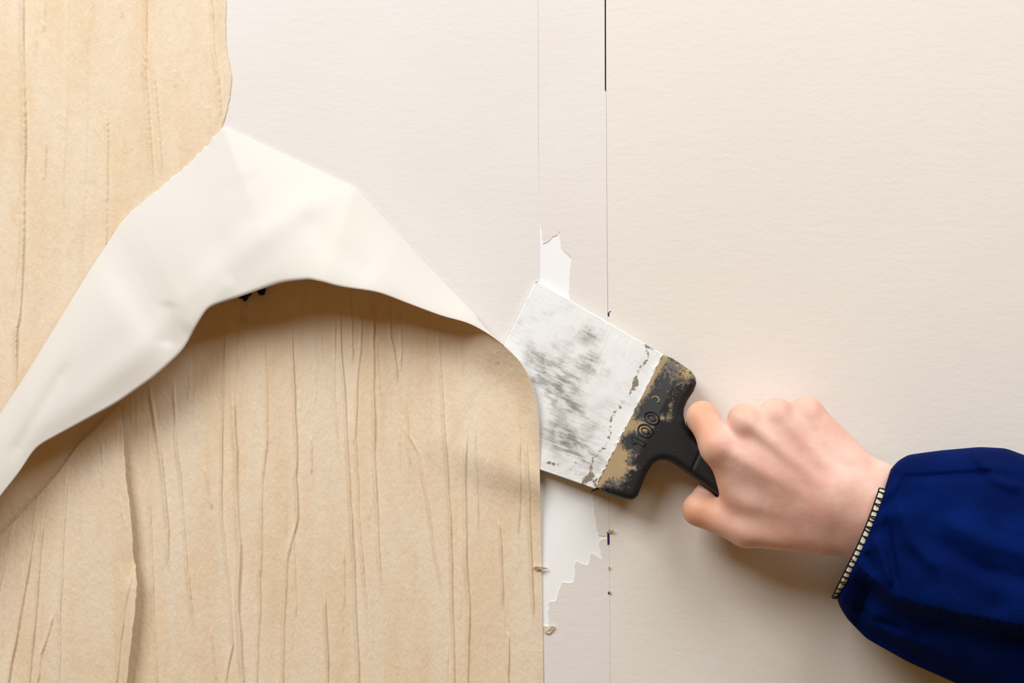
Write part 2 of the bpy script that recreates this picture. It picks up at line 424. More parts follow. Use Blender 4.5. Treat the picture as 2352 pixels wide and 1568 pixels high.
# ------------------------------------------------------------------ the peeled sheet: free edge E, fold F, contact line C, base B
K = [ # E(x,y) dE | F(x,y) dF | C(x,y) dC | B(x,y) | p flap | q inner
 ((-330, 1590), 50, (-330, 1468), 26, (-330, 1570), 6, (-330, 2000), 2.6, 1.0),
 ((-120, 1300), 50, (-120, 1140), 26, (-120, 1345), 6, (-200, 2000), 2.6, 1.0),
 ((0, 1140), 50, (0, 952), 26, (0, 1218), 6, (-110, 2000), 2.6, 1.0),
 ((48, 1080), 50, (35, 898), 25, (55, 1160), 6, (-60, 2000), 2.6, 1.0),
 ((80, 1027), 50, (62, 857), 25, (118, 1091), 6, (0, 2000), 2.6, 1.0),
 ((161, 984), 49, (112, 775), 23, (175, 1014), 5, (80, 2000), 2.6, 1.0),
 ((268, 926), 48, (165, 688), 20, (274, 928), 4, (200, 2000), 2.5, 1.0),
 ((353, 867), 47, (210, 615), 16, (340, 868), 3, (300, 2000), 2.4, 1.0),
 ((386, 837), 46, (240, 570), 13, (385, 826), 2, (350, 2000), 2.3, 1.0),
 ((423, 802), 45, (275, 516), 9, (425, 790), 2, (400, 2000), 2.1, 1.0),
 ((450, 749), 44, (300, 487), 6, (465, 757), 2, (450, 2000), 1.9, 1.0),
 ((477, 706), 43, (370, 430), 4, (500, 724), 2, (500, 2000), 1.8, 1.0),
 ((536, 687), 42, (440, 370), 3, (535, 691), 2, (560, 2000), 1.7, 1.1),
 ((589, 668), 42, (480, 328), 2.6, (600, 680), 2, (620, 2000), 1.7, 1.4),
 ((643, 650), 41, (515, 290), 2.4, (660, 700), 2, (680, 2000), 1.7, 1.8),
 ((672, 645), 41, (590, 326), 2.6, (700, 740), 2, (710, 2000), 1.7, 2.0),
 ((710, 641), 41, (690, 372), 3, (740, 770), 2, (750, 2000), 1.7, 2.0),
 ((745, 648), 41, (815, 430), 3.5, (790, 790), 2, (790, 2000), 1.6, 2.0),
 ((777, 658), 40, (855, 470), 3.5, (820, 800), 2, (820, 2000), 1.6, 2.0),
 ((868, 670), 36, (915, 535), 4, (890, 815), 2, (880, 2000), 1.6, 2.0),
 ((953, 703), 31, (985, 612), 5, (950, 835), 2, (930, 2000), 1.6, 2.0),
 ((1018, 727), 26, (1045, 674), 7, (1000, 850), 2, (970, 2000), 1.6, 2.0),
 ((1077, 741), 21, (1092, 721), 10, (1040, 870), 2, (1000, 2000), 1.5, 2.0),
 ((1125, 768), 17, (1128, 762), 13, (1070, 890), 2, (1030, 2000), 1.5, 2.0),
 ((1157, 792), 14.5, (1157.5, 791), 14, (1090, 910), 2, (1050, 2000), 1.5, 2.0),
 ((1200, 834), 13, (1200, 834), 13, (1110, 940), 2, (1075, 2000), 1.5, 2.0),
 ((1226, 888), 12.2, (1226, 888), 12.2, (1125, 980), 2, (1095, 2000), 1.5, 2.0),
 ((1237, 952), 11.5, (1237, 952), 11.5, (1135, 1030), 2, (1110, 2000), 1.5, 2.0),
 ((1239, 1010), 10, (1239, 1010), 10, (1140, 1080), 1.8, (1125, 2000), 1.5, 2.0),
 ((1240, 1080), 7.5, (1240, 1080), 7.5, (1150, 1150), 1.6, (1140, 2000), 1.5, 2.0),
 ((1242, 1190), 3.4, (1242, 1190), 3.4, (1165, 1240), 1.4, (1160, 2000), 1.5, 2.0),
 ((1244, 1320), 1.6, (1244, 1320), 1.6, (1185, 1360), 1.3, (1180, 2000), 1.5, 2.0),
 ((1246, 1450), 1.2, (1246, 1450), 1.2, (1200, 1490), 1.2, (1200, 2000), 1.5, 2.0),
 ((1249, 1600), 1.1, (1249, 1600), 1.1, (1220, 1640), 1.1, (1220, 2000), 1.5, 2.0),
 ((1252, 1900), 1.1, (1252, 1900), 1.1, (1240, 1920), 1.1, (1240, 2000), 1.5, 2.0)]
A = np.array([[*k[0], k[1], *k[2], k[3], *k[4], k[5], *k[6], k[7], k[8]] for k in K], float)
ii = np.arange(len(K)); A[:, 2] *= np.interp(ii, [0, 8, 14, 17, 24], [.62, .64, .88, .96, 1]); A[:, 5] *= np.interp(ii, [0, 9, 13], [.5, .6, 1]); A[8:25, 11] = 1.25
step = np.maximum(np.hypot(np.diff(A[:, 0]), np.diff(A[:, 1])), np.hypot(np.diff(A[:, 3]), np.diff(A[:, 4])))
sk = np.concatenate([[0], np.cumsum(step)]); NS = int(sk[-1] / 3.2); sd = np.linspace(0, sk[-1], NS)
Q = np.stack([np.interp(sd, sk, A[:, c]) for c in range(A.shape[1])], 1)
Qs = smooth1(Q, 6.0); QF = smooth1(Q, 2.2)
Qs[:, 3:5] = QF[:, 3:5]
rt = sd > sk[24]                                                     # right edge: E and F are one line
mixw = np.clip((sd - sk[22]) / (sk[24] - sk[22]), 0, 1)[:, None]
Qs[:, 3:5] = Qs[:, 3:5] * (1 - mixw) + Qs[:, 0:2] * mixw; Qs[:, 5:6] = Qs[:, 5:6] * (1 - mixw) + Qs[:, 2:3] * mixw
# torn, slightly ragged outline where the flap rests on the glued paper
tear = np.exp(-(((sd - (sk[10] + sk[14]) / 2) / ((sk[14] - sk[10]) * .5)) ** 4))
rag_x = (tear * 6 * (vnoise(sd / 14, sd * 0, 21) - .5))[:, None]; rag_y = (tear * 6 * (vnoise(sd / 11, sd * 0, 22) - .5))[:, None]
Ex, Ey, dE, Fx, Fy, dF, Cx, Cy, dC, Bx, By, pf, qi = [Qs[:, c:c + 1] for c in range(13)]
n1, n2, n3 = 54, 80, 330
t1 = np.linspace(0, 1, n1)[None, :]; t1 = 1 - (1 - t1) ** 1.5
t2 = (np.linspace(0, 1, n2 + 1)[1:][None, :]); t2 = t2 ** 1.3
t3 = np.linspace(0, 1, n3 + 1)[1:][None, :] ** 1.12
flap_x = Ex + (Fx - Ex) * t1; flap_y = Ey + (Fy - Ey) * t1
flap_x = flap_x + rag_x * t1 ** 60; flap_y = flap_y + rag_y * t1 ** 60
roll = np.clip((dF - 6) / 14, 0, 1)
ell = np.sqrt(np.clip(1 - t1 ** 2, 0, 1)); par = 1 - t1 ** pf
flap_d = dF + (dE - dF) * (par * (1 - roll) + ell * roll)
inn_x = Fx + (Cx - Fx) * t2; inn_y = Fy + (Cy - Fy) * t2
inn_x = inn_x + rag_x * (1 - t2) ** 12; inn_y = inn_y + rag_y * (1 - t2) ** 12
inn_d = dC + (dF - dC) * ((1 - t2) ** qi)
low_x = Cx + (Bx - Cx) * t3; low_y = Cy + (By - Cy) * t3
low_d = 1.1 + (dC - 1.1) * np.exp(-t3 * np.hypot(Bx - Cx, By - Cy) / 60.0)
# soft folds in the flap
FOLD = [(1.5, 34, [(815, 432), (690, 482), (560, 575), (430, 690), (330, 800), (200, 905), (60, 1010)]),
        (-1.0, 28, [(690, 486), (760, 560), (860, 640)]), (-1.6, 20, [(388, 690), (382, 800)]),
        (1.2, 22, [(540, 640), (420, 760)]), (-.6, 40, [(560, 400), (600, 520)]), (-1.2, 16, [(160, 830), (20, 1060)])]
for a, w, line in FOLD:
    dd, s, t = poly_dist(flap_x, flap_y, line); end = np.clip(np.minimum(t, 1 - t) * 6 + .15, 0, 1)
    flap_d += a * end * np.exp(-(dd / w) ** 2) * np.clip((1 - t1) * 6, 0, 1)
flap_d += (1 - t1) * .9 * (vnoise(flap_x / 70, flap_y / 70, 31) - .5) * np.clip((dE - dF) / 12, 0, 1)
# the sheet rides over the buried corner of the blade
def over_blade(x, y, dd):
    u = blade_u(x, y); v = (x - B0[0]) * BT[0] + (y - B0[1]) * BT[1]
    vb = 411 - .132 * u
    out = np.hypot(np.maximum(-u, 0), np.maximum(v - vb, 0))
    need = (blade_d(u) + 1.5) * np.exp(-(np.maximum(out - 8, 0) / 75.0) ** 2) * np.clip((v + 120) / 60, 0, 1)
    m = np.maximum(dd, need); k_ = 2.0; hh = np.clip(k_ - np.abs(dd - need), 0, None) / k_
    return np.where(u < 260, m + hh * hh * k_ * .25, dd)
inn_d = over_blade(inn_x, inn_y, inn_d); low_d = over_blade(low_x, low_y, low_d)
low_d += .5 * vnoise(low_x / 100, low_y / 190, 41) * np.clip(t3 * 8, 0, 1)
hw, cr = wrinkle(low_x, low_y, WR_LOW, 12, 120, (290, 640, 1235, 1600))
low_d += hw * 2.0
hi, cri = wrinkle(inn_x, inn_y, WR_LOW, 12)
inn_d += hi * 1.9 * np.clip((sd[:, None] - sk[11]) / 60, 0, 1) * np.clip(t2 * 4 - .4, 0, 1)
GX = np.concatenate([flap_x, inn_x, low_x], 1); GY = np.concatenate([flap_y, inn_y, low_y], 1); GD = np.concatenate([flap_d, inn_d, low_d], 1)
GC = np.concatenate([np.zeros_like(flap_d), cri, cr], 1)
NV = GX.shape[1]
gf = grid_faces(NS, NV)
row = gf[:, 0] // NV; colm = gf[:, 0] % NV
gf = gf[~((sd[np.minimum(row + 1, NS - 1)] > sk[24]) & (colm < n1 - 1))]        # no flap past the corner
used = np.unique(gf); remap = -np.ones(NS * NV, np.int64); remap[used] = np.arange(len(used))
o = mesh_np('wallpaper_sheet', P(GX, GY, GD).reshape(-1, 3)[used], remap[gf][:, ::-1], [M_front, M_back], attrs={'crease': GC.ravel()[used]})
solidify(o, .00032, -1, 1, 1)
tag(o, 'large tan wallpaper sheet peeled off at the top, its white back folded over', 'wallpaper', 'sheets of tan wallpaper')
PEEL = o

# ------------------------------------------------------------------ loose strip lower left
t = np.linspace(0, 1, 300)[:, None]; f = np.concatenate([np.linspace(0, .5, 60), np.linspace(.5, 1, 130)[1:]])[None, :]
xb = -330 + f * (275 + 330)
cl = np.interp(xb, [-330, -120, 0, 55, 118, 175, 274, 300], [1572, 1347, 1220, 1162, 1093, 1016, 926, 905])
yy = cl + 3 + t * (2000 - cl)
ek = np.interp(yy, [900, 935, 1000, 1100, 1150, 1200, 1280, 1300, 1345, 1390, 1430, 1500, 1568, 1700, 2000], [272, 275, 282, 290, 296, 302, 307, 312, 315, 311, 307, 298, 291, 280, 262])
ek = ek + 2.2 * (vnoise(yy / 10, yy * 0, 3) - .5)
xx = xb + (ek - 275) * f ** 2
h, cr = wrinkle(xx, yy, WR_STRIP, 15, 30, (-250, 950, 300, 1600))
near = np.clip((xx + 100) / 400, 0, 1)
d = 4.2 + 2.6 * np.exp(-(yy - cl) / 70) + 4.5 * near ** 5 + h * 1.9 + .9 * vnoise(xx / 80, yy / 150, 8)
d = d + 2.2 * np.clip((xx - 262) / 40, 0, 1) * np.clip((yy - 1290) / 60, 0, 1)
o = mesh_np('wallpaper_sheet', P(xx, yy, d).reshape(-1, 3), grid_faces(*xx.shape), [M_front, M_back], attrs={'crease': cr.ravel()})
solidify(o, .0003, -1, 1, 1)
tag(o, 'narrow loose tan wallpaper strip at lower left, curling over the larger sheet', 'wallpaper', 'sheets of tan wallpaper')

# ------------------------------------------------------------------ dark blue scraps under the flap
M_scrap = flat('navy_scrap', srgb(16, 18, 48), .7)
for pts, lab in (([(546, 676), (578, 668), (578, 676), (570, 683), (567, 690), (561, 692), (555, 685), (549, 686)], 'tiny navy scrap under the flap, left one of the pair'),
                 ([(590, 662), (612, 650), (610, 668), (607, 677), (596, 678), (591, 670)], 'tiny navy scrap under the flap, right one of the pair')):
    c = np.mean(np.array(pts), 0); n = len(pts)
    v = [P(x, y, 6.5 + .8 * math.sin(i * 2.1)) for i, (x, y) in enumerate(pts)] + [P(c[0], c[1], 8)] + [P(x, y, 4.2) for x, y in pts] + [P(c[0], c[1], 3.6)]
    F = []
    for i in range(n):
        j = (i + 1) % n; F += [(i, j, n), (n + 1 + j, n + 1 + i, 2 * n + 1), (j, i, n + 1 + i, n + 1 + j)]
    o = mesh_np('cloth_scrap', v, F, M_scrap, quads=False, smooth=False)
    tag(o, lab, 'scrap', 'navy scraps under the flap')
# torn paper fleck on the sheet's right edge
o = mesh_np('paper_fleck', [P(1224, 1303, 2.6), P(1234, 1309, 2.4), P(1244, 1308, 3.0), P(1261, 1305, 1.5), P(1245, 1301, 3.4), P(1232, 1300, 3.4)], [(0, 1, 2, 3, 4, 5)], flat('pinkish_fleck', srgb(222, 196, 180)), quads=False, smooth=False)
solidify(o, .0004, 0); tag(o, 'small pinkish paper fleck stuck on the edge of the tan sheet', 'paper scrap')

# ------------------------------------------------------------------ the scraper
def mat_blade():
    k = NT('scraped_steel', .42, .5); k.b.inputs['Metallic'].default_value = .35
    br = k.coords((3, 60, 1), (0, 0, .10), 'luv'); br2 = k.coords((6, 40, 1), (0, 0, -.5), 'luv'); iso = k.coords((1, .98, 1), attr='luv'); cross = k.coords((70, 8, 1), (0, 0, .12), 'luv')
    sm = k.attr('smudge')
    fine = k.noise(br, 1.6, 6, .7); mid = k.noise(iso, 6, 5, .65)
    f = k.math('ADD', k.math('MULTIPLY', fine, .55), k.math('MULTIPLY', mid, .55))
    patch = k.ramp(k.noise(k.coords((5, 14, 1), (0, 0, .12), 'luv'), 1.6, 5, .62), .3, .7)
    f = k.math('ADD', f, k.math('MULTIPLY', sm, k.ramp(patch, 0, 1, .35, 1.25)))
    c = k.mix(k.ramp(f, .50, .98), srgb(247, 247, 247), srgb(154, 149, 143))
    scr = k.ramp(k.noise(br2, 1.5, 4, .7), .60, .68)
    c = k.mix(k.math('MULTIPLY', scr, k.math('MULTIPLY', k.ramp(sm, .05, .3), .75)), c, srgb(240, 240, 238))
    hat = k.math('MULTIPLY', k.ramp(k.noise(cross, 1.0, 3, .6), .5, .6), k.attr('hatch'))
    c = k.mix(hat, c, srgb(253, 253, 252))
    ru = k.ramp(k.math('ADD', k.noise(iso, 34, 5, .7), k.attr('rust')), .80, .87)
    c = k.mix(k.math('MULTIPLY', ru, .85), c, srgb(122, 98, 66))
    k.color(c); k.val(k.b.inputs['Roughness'], k.ramp(fine, .3, .7, .38, .6))
    k.val(k.b.inputs['Metallic'], k.ramp(f, .5, .95, .12, .45))
    k.bump(fine, .00025, .35); k.bump(ru, .0005, .6)
    return k.m
scr = empty('putty_scraper', P(1231, 643, 0))
tag(scr, 'wide steel paint scraper with a black handle stained by dried plaster', 'scraper')
NB = 150
c00, c10, c11, c01 = np.array([1231., 643]), np.array([1532., 819]), np.array([1372., 1124]), np.array([1049., 1012])
a, b = np.meshgrid(np.linspace(0, 1, NB), np.linspace(0, 1, NB), indexing='ij')
bx = (c00[0] * (1 - a) + c10[0] * a) * (1 - b) + (c01[0] * (1 - a) + c11[0] * a) * b
by = (c00[1] * (1 - a) + c10[1] * a) * (1 - b) + (c01[1] * (1 - a) + c11[1] * a) * b
rc = np.hypot(np.clip(.02 - a, 0, 1), np.clip(.02 - b, 0, 1)); bx += 3 * (rc > .02)
def blob(x, y, rx, ry, ang, amp):
    X = bx - x; Y = by - y; c, s = math.cos(ang), math.sin(ang)
    return amp * np.exp(-(((X * c + Y * s) / rx) ** 2 + ((-X * s + Y * c) / ry) ** 2))
smu = (blob(1352, 768, 34, 24, .2, .34) + blob(1356, 834, 36, 22, .3, .32) + blob(1292, 885, 60, 46, .5, .25) + blob(1300, 1012, 46, 34, .5, .36) + blob(1345, 1048, 40, 18, .4, .3)
       + blob(1250, 860, 40, 80, -.4, .16) + blob(1335, 955, 60, 20, .5, .12) + blob(1240, 820, 90, 30, .4, .12) - blob(1430, 780, 60, 40, .5, .1)
       + blob(1300, 960, 120, 60, .6, .10))
hatch = np.clip(blob(1420, 790, 62, 46, .45, 1.1) + blob(1385, 865, 28, 34, .4, .9), 0, 1)
lu = (bx - 1525) * .893 + (by - 815) * .45                          # 0 at the handle, negative towards the edge
wob = 9 * (vnoise(b * 14, b * 0, 6) - .5)
rust = .30 * np.exp(-((lu + 40 + wob * 2 - 10 * b) / 9) ** 2) + .22 * np.exp(-((lu + 4) / 7) ** 2) * (b > .5) + .26 * np.exp(-((b - .95) / .035) ** 2) * np.clip((a - .45) * 3, 0, 1) + .25 * np.exp(-(b / .018) ** 2) * np.clip((a - .55) * 3, 0, 1) + blob(1455, 875, 26, 14, .5, .2)
rust += blob(1322, 1060, 26, 12, .4, .25) + blob(1266, 1062, 20, 8, .3, .22)
V = P(bx, by, blade_d(blade_u(bx, by)) + .45).reshape(-1, 3)
o = mesh_np('blade', V, grid_faces(NB, NB)[:, ::-1], mat_blade(), scr, attrs={'luv': np.stack([a, b, a * 0], -1).reshape(-1, 3), 'smudge': .72 * smu.ravel(), 'hatch': hatch.ravel(), 'rust': rust.ravel()})
solidify(o, .0009, -1)
tag(o, 'scratched steel blade smeared with white plaster')
BLADE = o

def mat_handle():
    k = NT('black_plastic', .42, .4); co = k.coords((1, 1, 1)); st = k.coords((1, 1, 1), (0, 1.1, 0))
    n = k.math('ADD', k.math('MULTIPLY', k.noise(co, 420, 6, .75), .85), k.math('MULTIPLY', k.noise(co, 75, 5, .65), .25))
    mud = k.ramp(k.math('ADD', n, k.attr('mud')), .86, .94)
    dust = k.math('MULTIPLY', k.ramp(k.math('ADD', k.noise(co, 420, 4, .7), k.math('MULTIPLY', k.attr('mud'), .6)), .52, .74), .6)
    c = k.mix(k.noise(co, 300, 3), srgb(20, 19, 21), srgb(30, 28, 30))
    c = k.mix(dust, c, srgb(142, 130, 112))
    c = k.mix(mud, c, k.mix(k.noise(co, 90, 3), srgb(148, 124, 90), srgb(176, 152, 116)))
    k.color(c); k.val(k.b.inputs['Roughness'], k.ramp(mud, 0, 1, .42, .9))
    k.bump(mud, .0006, .6); k.bump(k.noise(co, 700, 3), .0002, .4)
    return k.m
M_handle = mat_handle()
HP = [(1525, 814), (1546, 823), (1586, 851), (1596, 866), (1598, 880), (1592, 897), (1578, 918), (1570, 936), (1568, 952), (1573, 975), (1590, 1000), (1625, 1030), (1675, 1062), (1730, 1096), (1770, 1124), (1786, 1150), (1776, 1176), (1745, 1186),
      (1712, 1178), (1678, 1160), (1640, 1131), (1596, 1099), (1576, 1085), (1556, 1070), (1543, 1061), (1527, 1055), (1513, 1055), (1497, 1065), (1483, 1088), (1468, 1127), (1462, 1140), (1451, 1147), (1436, 1146), (1395, 1134), (1370, 1119)]
KH = 1 - .018 / DIST
hp = np.array(HP, float) / 3.39                                     # mm in the tool's plane
vox = .62
x0, x1, y0, y1 = hp[:, 0].min() - 3, hp[:, 0].max() + 3, hp[:, 1].min() - 3, hp[:, 1].max() + 3
gx = np.arange(x0, x1, vox); gy = np.arange(y0, y1, vox); gz = np.arange(-14, 14, vox)
X2, Y2 = np.meshgrid(gx, gy, indexing='ij')
sd2 = np.full(X2.shape, 1e9); ins = np.zeros(X2.shape, bool)
for i in range(len(hp)):
    ax_, ay_ = hp[i]; bx_, by_ = hp[(i + 1) % len(hp)]; dx, dy = bx_ - ax_, by_ - ay_
    tt = np.clip(((X2 - ax_) * dx + (Y2 - ay_) * dy) / (dx * dx + dy * dy), 0, 1)
    sd2 = np.minimum(sd2, np.hypot(X2 - ax_ - tt * dx, Y2 - ay_ - tt * dy))
    cnd = (ay_ > Y2) != (by_ > Y2)
    ins ^= cnd & (X2 < (bx_ - ax_) * (Y2 - ay_) / (by_ - ay_ if by_ != ay_ else 1e-9) + ax_)
sd2 = np.where(ins, -sd2, sd2)
def h_u(xmm, ymm): return (xmm - 1525 / 3.39) * .893 + (ymm - 815 / 3.39) * .45
U2 = h_u(X2, Y2)
def half_thick(u): return 5.2 + 4.8 * np.clip(u / 14, 0, 1) ** .7
H2 = half_thick(U2)
g0, g1 = np.array((1606, 1028)) / 3.39, np.array((1580, 1084)) / 3.39  # groove before the grip
gdv = (g1 - g0) / np.hypot(*(g1 - g0)); gd = np.abs((X2 - g0[0]) * gdv[1] - (Y2 - g0[1]) * gdv[0])
Z3 = gz[None, None, :]; r = 5.0
r2 = np.clip(.8 + np.clip(U2, 0, 10) * .5, .8, 5.0)[..., None]      # crisp at the blade, rounder behind
w0 = sd2[..., None] + r2; w1 = np.abs(Z3) - H2[..., None] + r2
f3 = np.minimum(np.maximum(w0, w1), 0) + np.hypot(np.maximum(w0, 0), np.maximum(w1, 0)) - r2
f3 += (.75 * np.exp(-(gd / .55) ** 2))[..., None]
v, q = surface_nets(f3.astype(np.float32), (x0, y0, -14), vox); v = lap_smooth(v, q, 3)
def tool_world(xm, ym, hh):
    u = blade_u(xm * 3.39, ym * 3.39); dd = blade_d(u) + np.maximum(u - 340, 0) / 3.39 * .14 + hh
    return np.stack(np.broadcast_arrays((xm * 3.39 - 1176) * PX * KH, -dd / 1000, (784 - ym * 3.39) * PX * KH + Z0), -1)
vx, vy = v[:, 0] * 3.39, v[:, 1] * 3.39; front = v[:, 2] > 0
uu = h_u(v[:, 0], v[:, 1]); vv = (vx - 1525) * BT[0] + (vy - 815) * BT[1]
mud = -.20 + .50 * np.exp(-(uu / 3.2) ** 2) + .36 * np.exp(-((vv - 5) / 26) ** 2) * (uu > 0)
for (mx, my, rx, ry, am) in ((1478, 975, 24, 17, .62), (1517, 958, 20, 10, .6), (1537, 935, 9, 26, .42), (1425, 1062, 24, 30, .62), (1405, 1095, 40, 30, .48), (1440, 1040, 26, 14, .4), (1465, 985, 30, 14, .4), (1585, 870, 26, 22, .28), (1545, 860, 50, 26, .26), (1545, 965, 18, 18, .28), (1455, 1072, 14, 6, .5), (1560, 900, 30, 26, .22), (1490, 900, 20, 30, .22)):
    mud += am * np.exp(-(((vx - mx) / rx) ** 2 + ((vy - my) / ry) ** 2))
mud -= .45 * np.clip((uu - 19) / 10, 0, 1) + .2 * np.exp(-(((vx - 1508) / 16) ** 2 + ((vy - 922) / 20) ** 2))
mud = np.where(front, mud, -.6)
hand_v = tool_world(v[:, 0], v[:, 1], v[:, 2])
HANDLE = mesh_np('handle', hand_v, q, M_handle, scr, attrs={'mud': mud})
tag(HANDLE, 'black plastic handle caked with dry beige plaster near the blade')
# raised 100, outlined as moulded
TD = np.array([.456, -.890]); TU = np.array([-.890, -.456])         # reading direction, up of the figures
def on_handle(c, pts, lift=.15):
    out = []
    for (s, t_) in pts:
        x, y = (np.array(c) + TD * s + TU * t_) / 3.39
        out.append(tool_world(x, y, half_thick(h_u(x, y)) + lift))
    return out
M_digit = flat('black_plastic_raised', srgb(30, 28, 30), .4)
def ell_pts(rx, ry, n=36, a0=0, a1=2 * math.pi): return [(rx * math.cos(a0 + (a1 - a0) * i / n), ry * math.sin(a0 + (a1 - a0) * i / n)) for i in range(n)]
for c in ((1481, 988), (1496, 959)):
    V, F = [], []
    for rx, ry, rr in ((13.5, 16.5, .00062), (6.0, 9.0, .00042)):
        vv_, ff_ = tube(on_handle(c, ell_pts(rx, ry)), rr, 8, True); o_ = len(V); V += vv_; F += [tuple(i + o_ for i in g) for g in ff_]
    o = mesh_np('figure_zero', V, F, M_digit, HANDLE, quads=False)
one = [(-4.5, -16), (4.5, -16), (4.5, 16), (-1, 16), (-12, 8), (-9, 3), (-4.5, 6)]
dense = []
for a_, b_ in zip(one, one[1:] + one[:1]):
    for i in range(5): dense.append((a_[0] + (b_[0] - a_[0]) * i / 5, a_[1] + (b_[1] - a_[1]) * i / 5))
V, F = tube(on_handle((1465, 1012), dense), .00048, 8, True)
o = mesh_np('figure_one', V, F, M_digit, HANDLE, quads=False)
V, F = tube(on_handle((1505, 917), ell_pts(6.5, 8, 22, -2.4, 2.2)), .0006, 8, False)
o = mesh_np('moulded_mark', V, F, flat('mud_mark', srgb(150, 128, 94)), HANDLE, quads=False)
V, F = tube([P(1358, 1130, 11.5), P(1363, 1125, 11.5), P(1370, 1122, 11.5), P(1378, 1120, 11.0)], [.0003, .0007, .0009, .0009], 8)
o = mesh_np('bristle_stub', V, F, M_digit, HANDLE, quads=False)
# a lump line of plaster along the joint between blade and handle
lumps = []
V, F = [], []
for i in range(60):
    tt = i / 59; x, y = 1525 + (1370 - 1525) * tt, 815 + (1117 - 815) * tt
    x += random.uniform(-5, 1); y += random.uniform(-3, 1)
    V.append(P(x, y, float(blade_d(blade_u(x, y))) + .9))
rad = [.0004 + .0005 * random.random() for _ in V]
vv_, ff_ = tube(V, rad, 8)
o = mesh_np('plaster_bead', vv_, ff_, flat('white_plaster_residue', srgb(240, 239, 236), .8, .0003), scr, quads=False)

# ------------------------------------------------------------------ the person: bare hand, sleeve
def W(px, py, d):            # control point in mm: x, y(down), d
    k = (DIST - d / 1000) / DIST; return np.array([(px - 1176) / 3.39 * k, (py - 784) / 3.39 * k, d])
def rcone(G, a, b, r1, r2):
    """tapered capsule distance"""
    ba = b - a; L2 = float(ba @ ba)
    pa = [G[i] - a[i] for i in range(3)]
    t_ = np.clip((pa[0] * ba[0] + pa[1] * ba[1] + pa[2] * ba[2]) / L2, 0, 1)
    return np.sqrt((pa[0] - t_ * ba[0]) ** 2 + (pa[1] - t_ * ba[1]) ** 2 + (pa[2] - t_ * ba[2]) ** 2) - (r1 + (r2 - r1) * t_)
def smin(a, b, k):
    hh = np.clip(.5 + .5 * (b - a) / k, 0, 1); return b + (a - b) * hh - k * hh * (1 - hh)
lo = np.array([(1540 - 1176) / 3.39, (890 - 784) / 3.39, 0.]); hi = np.array([(2330 - 1176) / 3.39, (1500 - 784) / 3.39, 92.])
hv = 1.15
ax3 = [np.arange(lo[i], hi[i], hv, dtype=np.float32) for i in range(3)]
G = np.meshgrid(*ax3, indexing='ij', sparse=True)
MC = [((1650, 1023, 50), 11.2, (1930, 1170, 52), 14), ((1712, 968, 51), 10.4, (1955, 1145, 55), 14), ((1783, 952, 49), 10.0, (1975, 1120, 54), 13), ((1853, 949, 45), 10.2, (1990, 1100, 50), 13.0)]
dors = None
for a_, r1, b_, r2 in MC:
    s_ = rcone(G, W(*a_), W(*b_), r1, r2); dors = s_ if dors is None else smin(dors, s_, 9)
for a_, b_, r1, r2, kk in (((1653, 1030, 48), (1705, 1122, 42), 11.0, 12.0, 6), ((1705, 1122, 42), (1900, 1180, 46), 12, 15, 12), ((1735, 1150, 44), (1930, 1200, 48), 12, 15, 12), ((1720, 1060, 47), (1900, 1130, 50), 12.5, 15, 12), ((1930, 1140, 50), (2010, 1180, 50), 24, 22, 10),
                           ((1998, 1108, 48), (2090, 1150, 52), 13.5, 17, 7), ((1950, 1224, 48), (2060, 1270, 50), 15.5, 18, 8), ((2000, 1180, 50), (2330, 1330, 68), 22, 32, 12),
                           ((1800, 1010, 42), (1900, 1150, 42), 16, 18, 10), ((2022, 1100, 54), (2034, 1108, 54), 10.5, 10.5, 5)):
    dors = smin(dors, rcone(G, W(*a_), W(*b_), r1, r2), kk)
# tendons and veins on the back of the hand
for a_, r1, b_, r2 in MC:
    A_ = W(a_[0] + 10, a_[1] + 6, a_[2] + r1 - 1.0); B_ = W(b_[0] - 60, b_[1] - 25, b_[2] + 11.5)
    dors = smin(dors, rcone(G, A_, B_, .8, .5), 6)
for a_, b_ in (((1760, 1090, 61), (1900, 1105, 66)), ((1850, 1010, 57), (1930, 1090, 65))):
    dors = smin(dors, rcone(G, W(*a_), W(*b_), .9, .9), 4)
CH = [ # fingers: chain of joints with radii, curling under the handle towards the palm
 [((1650, 1023, 50), 11.2), ((1613, 958, 36), 10.3), ((1606, 975, 15), 8.4), ((1640, 1030, 11), 7.4)],
 [((1712, 968, 51), 10.4), ((1706, 962, 17), 9.6), ((1718, 1020, 10), 8.3), ((1740, 1075, 12), 7.2)],
 [((1783, 952, 49), 10.0), ((1777, 950, 16), 9.3), ((1775, 1010, 10), 8.0), ((1785, 1065, 12), 7.0)],
 [((1853, 949, 45), 10.2), ((1842, 950, 17), 8.6), ((1832, 1000, 10), 7.4), ((1830, 1050, 11), 6.4)]]
fing = None
for ch in CH:
    one_ = None
    for (a_, r1), (b_, r2) in zip(ch[:-1], ch[1:]):
        s_ = rcone(G, W(*a_), W(*b_), r1, r2); one_ = s_ if one_ is None else smin(one_, s_, 3)
    fing = one_ if fing is None else smin(fing, one_, 1.0)
th = smin(rcone(G, W(1885, 1222, 44), W(1716, 1212, 40), 14.5, 12.4), rcone(G, W(1716, 1212, 40), W(1606, 1170, 30), 12.4, 10.6), 4)
th = smin(th, rcone(G, W(1606, 1170, 30), W(1630, 1120, 15), 10.6, 7.6), 3)
body = smin(smin(dors, fing, 4.5), th, 8.0)
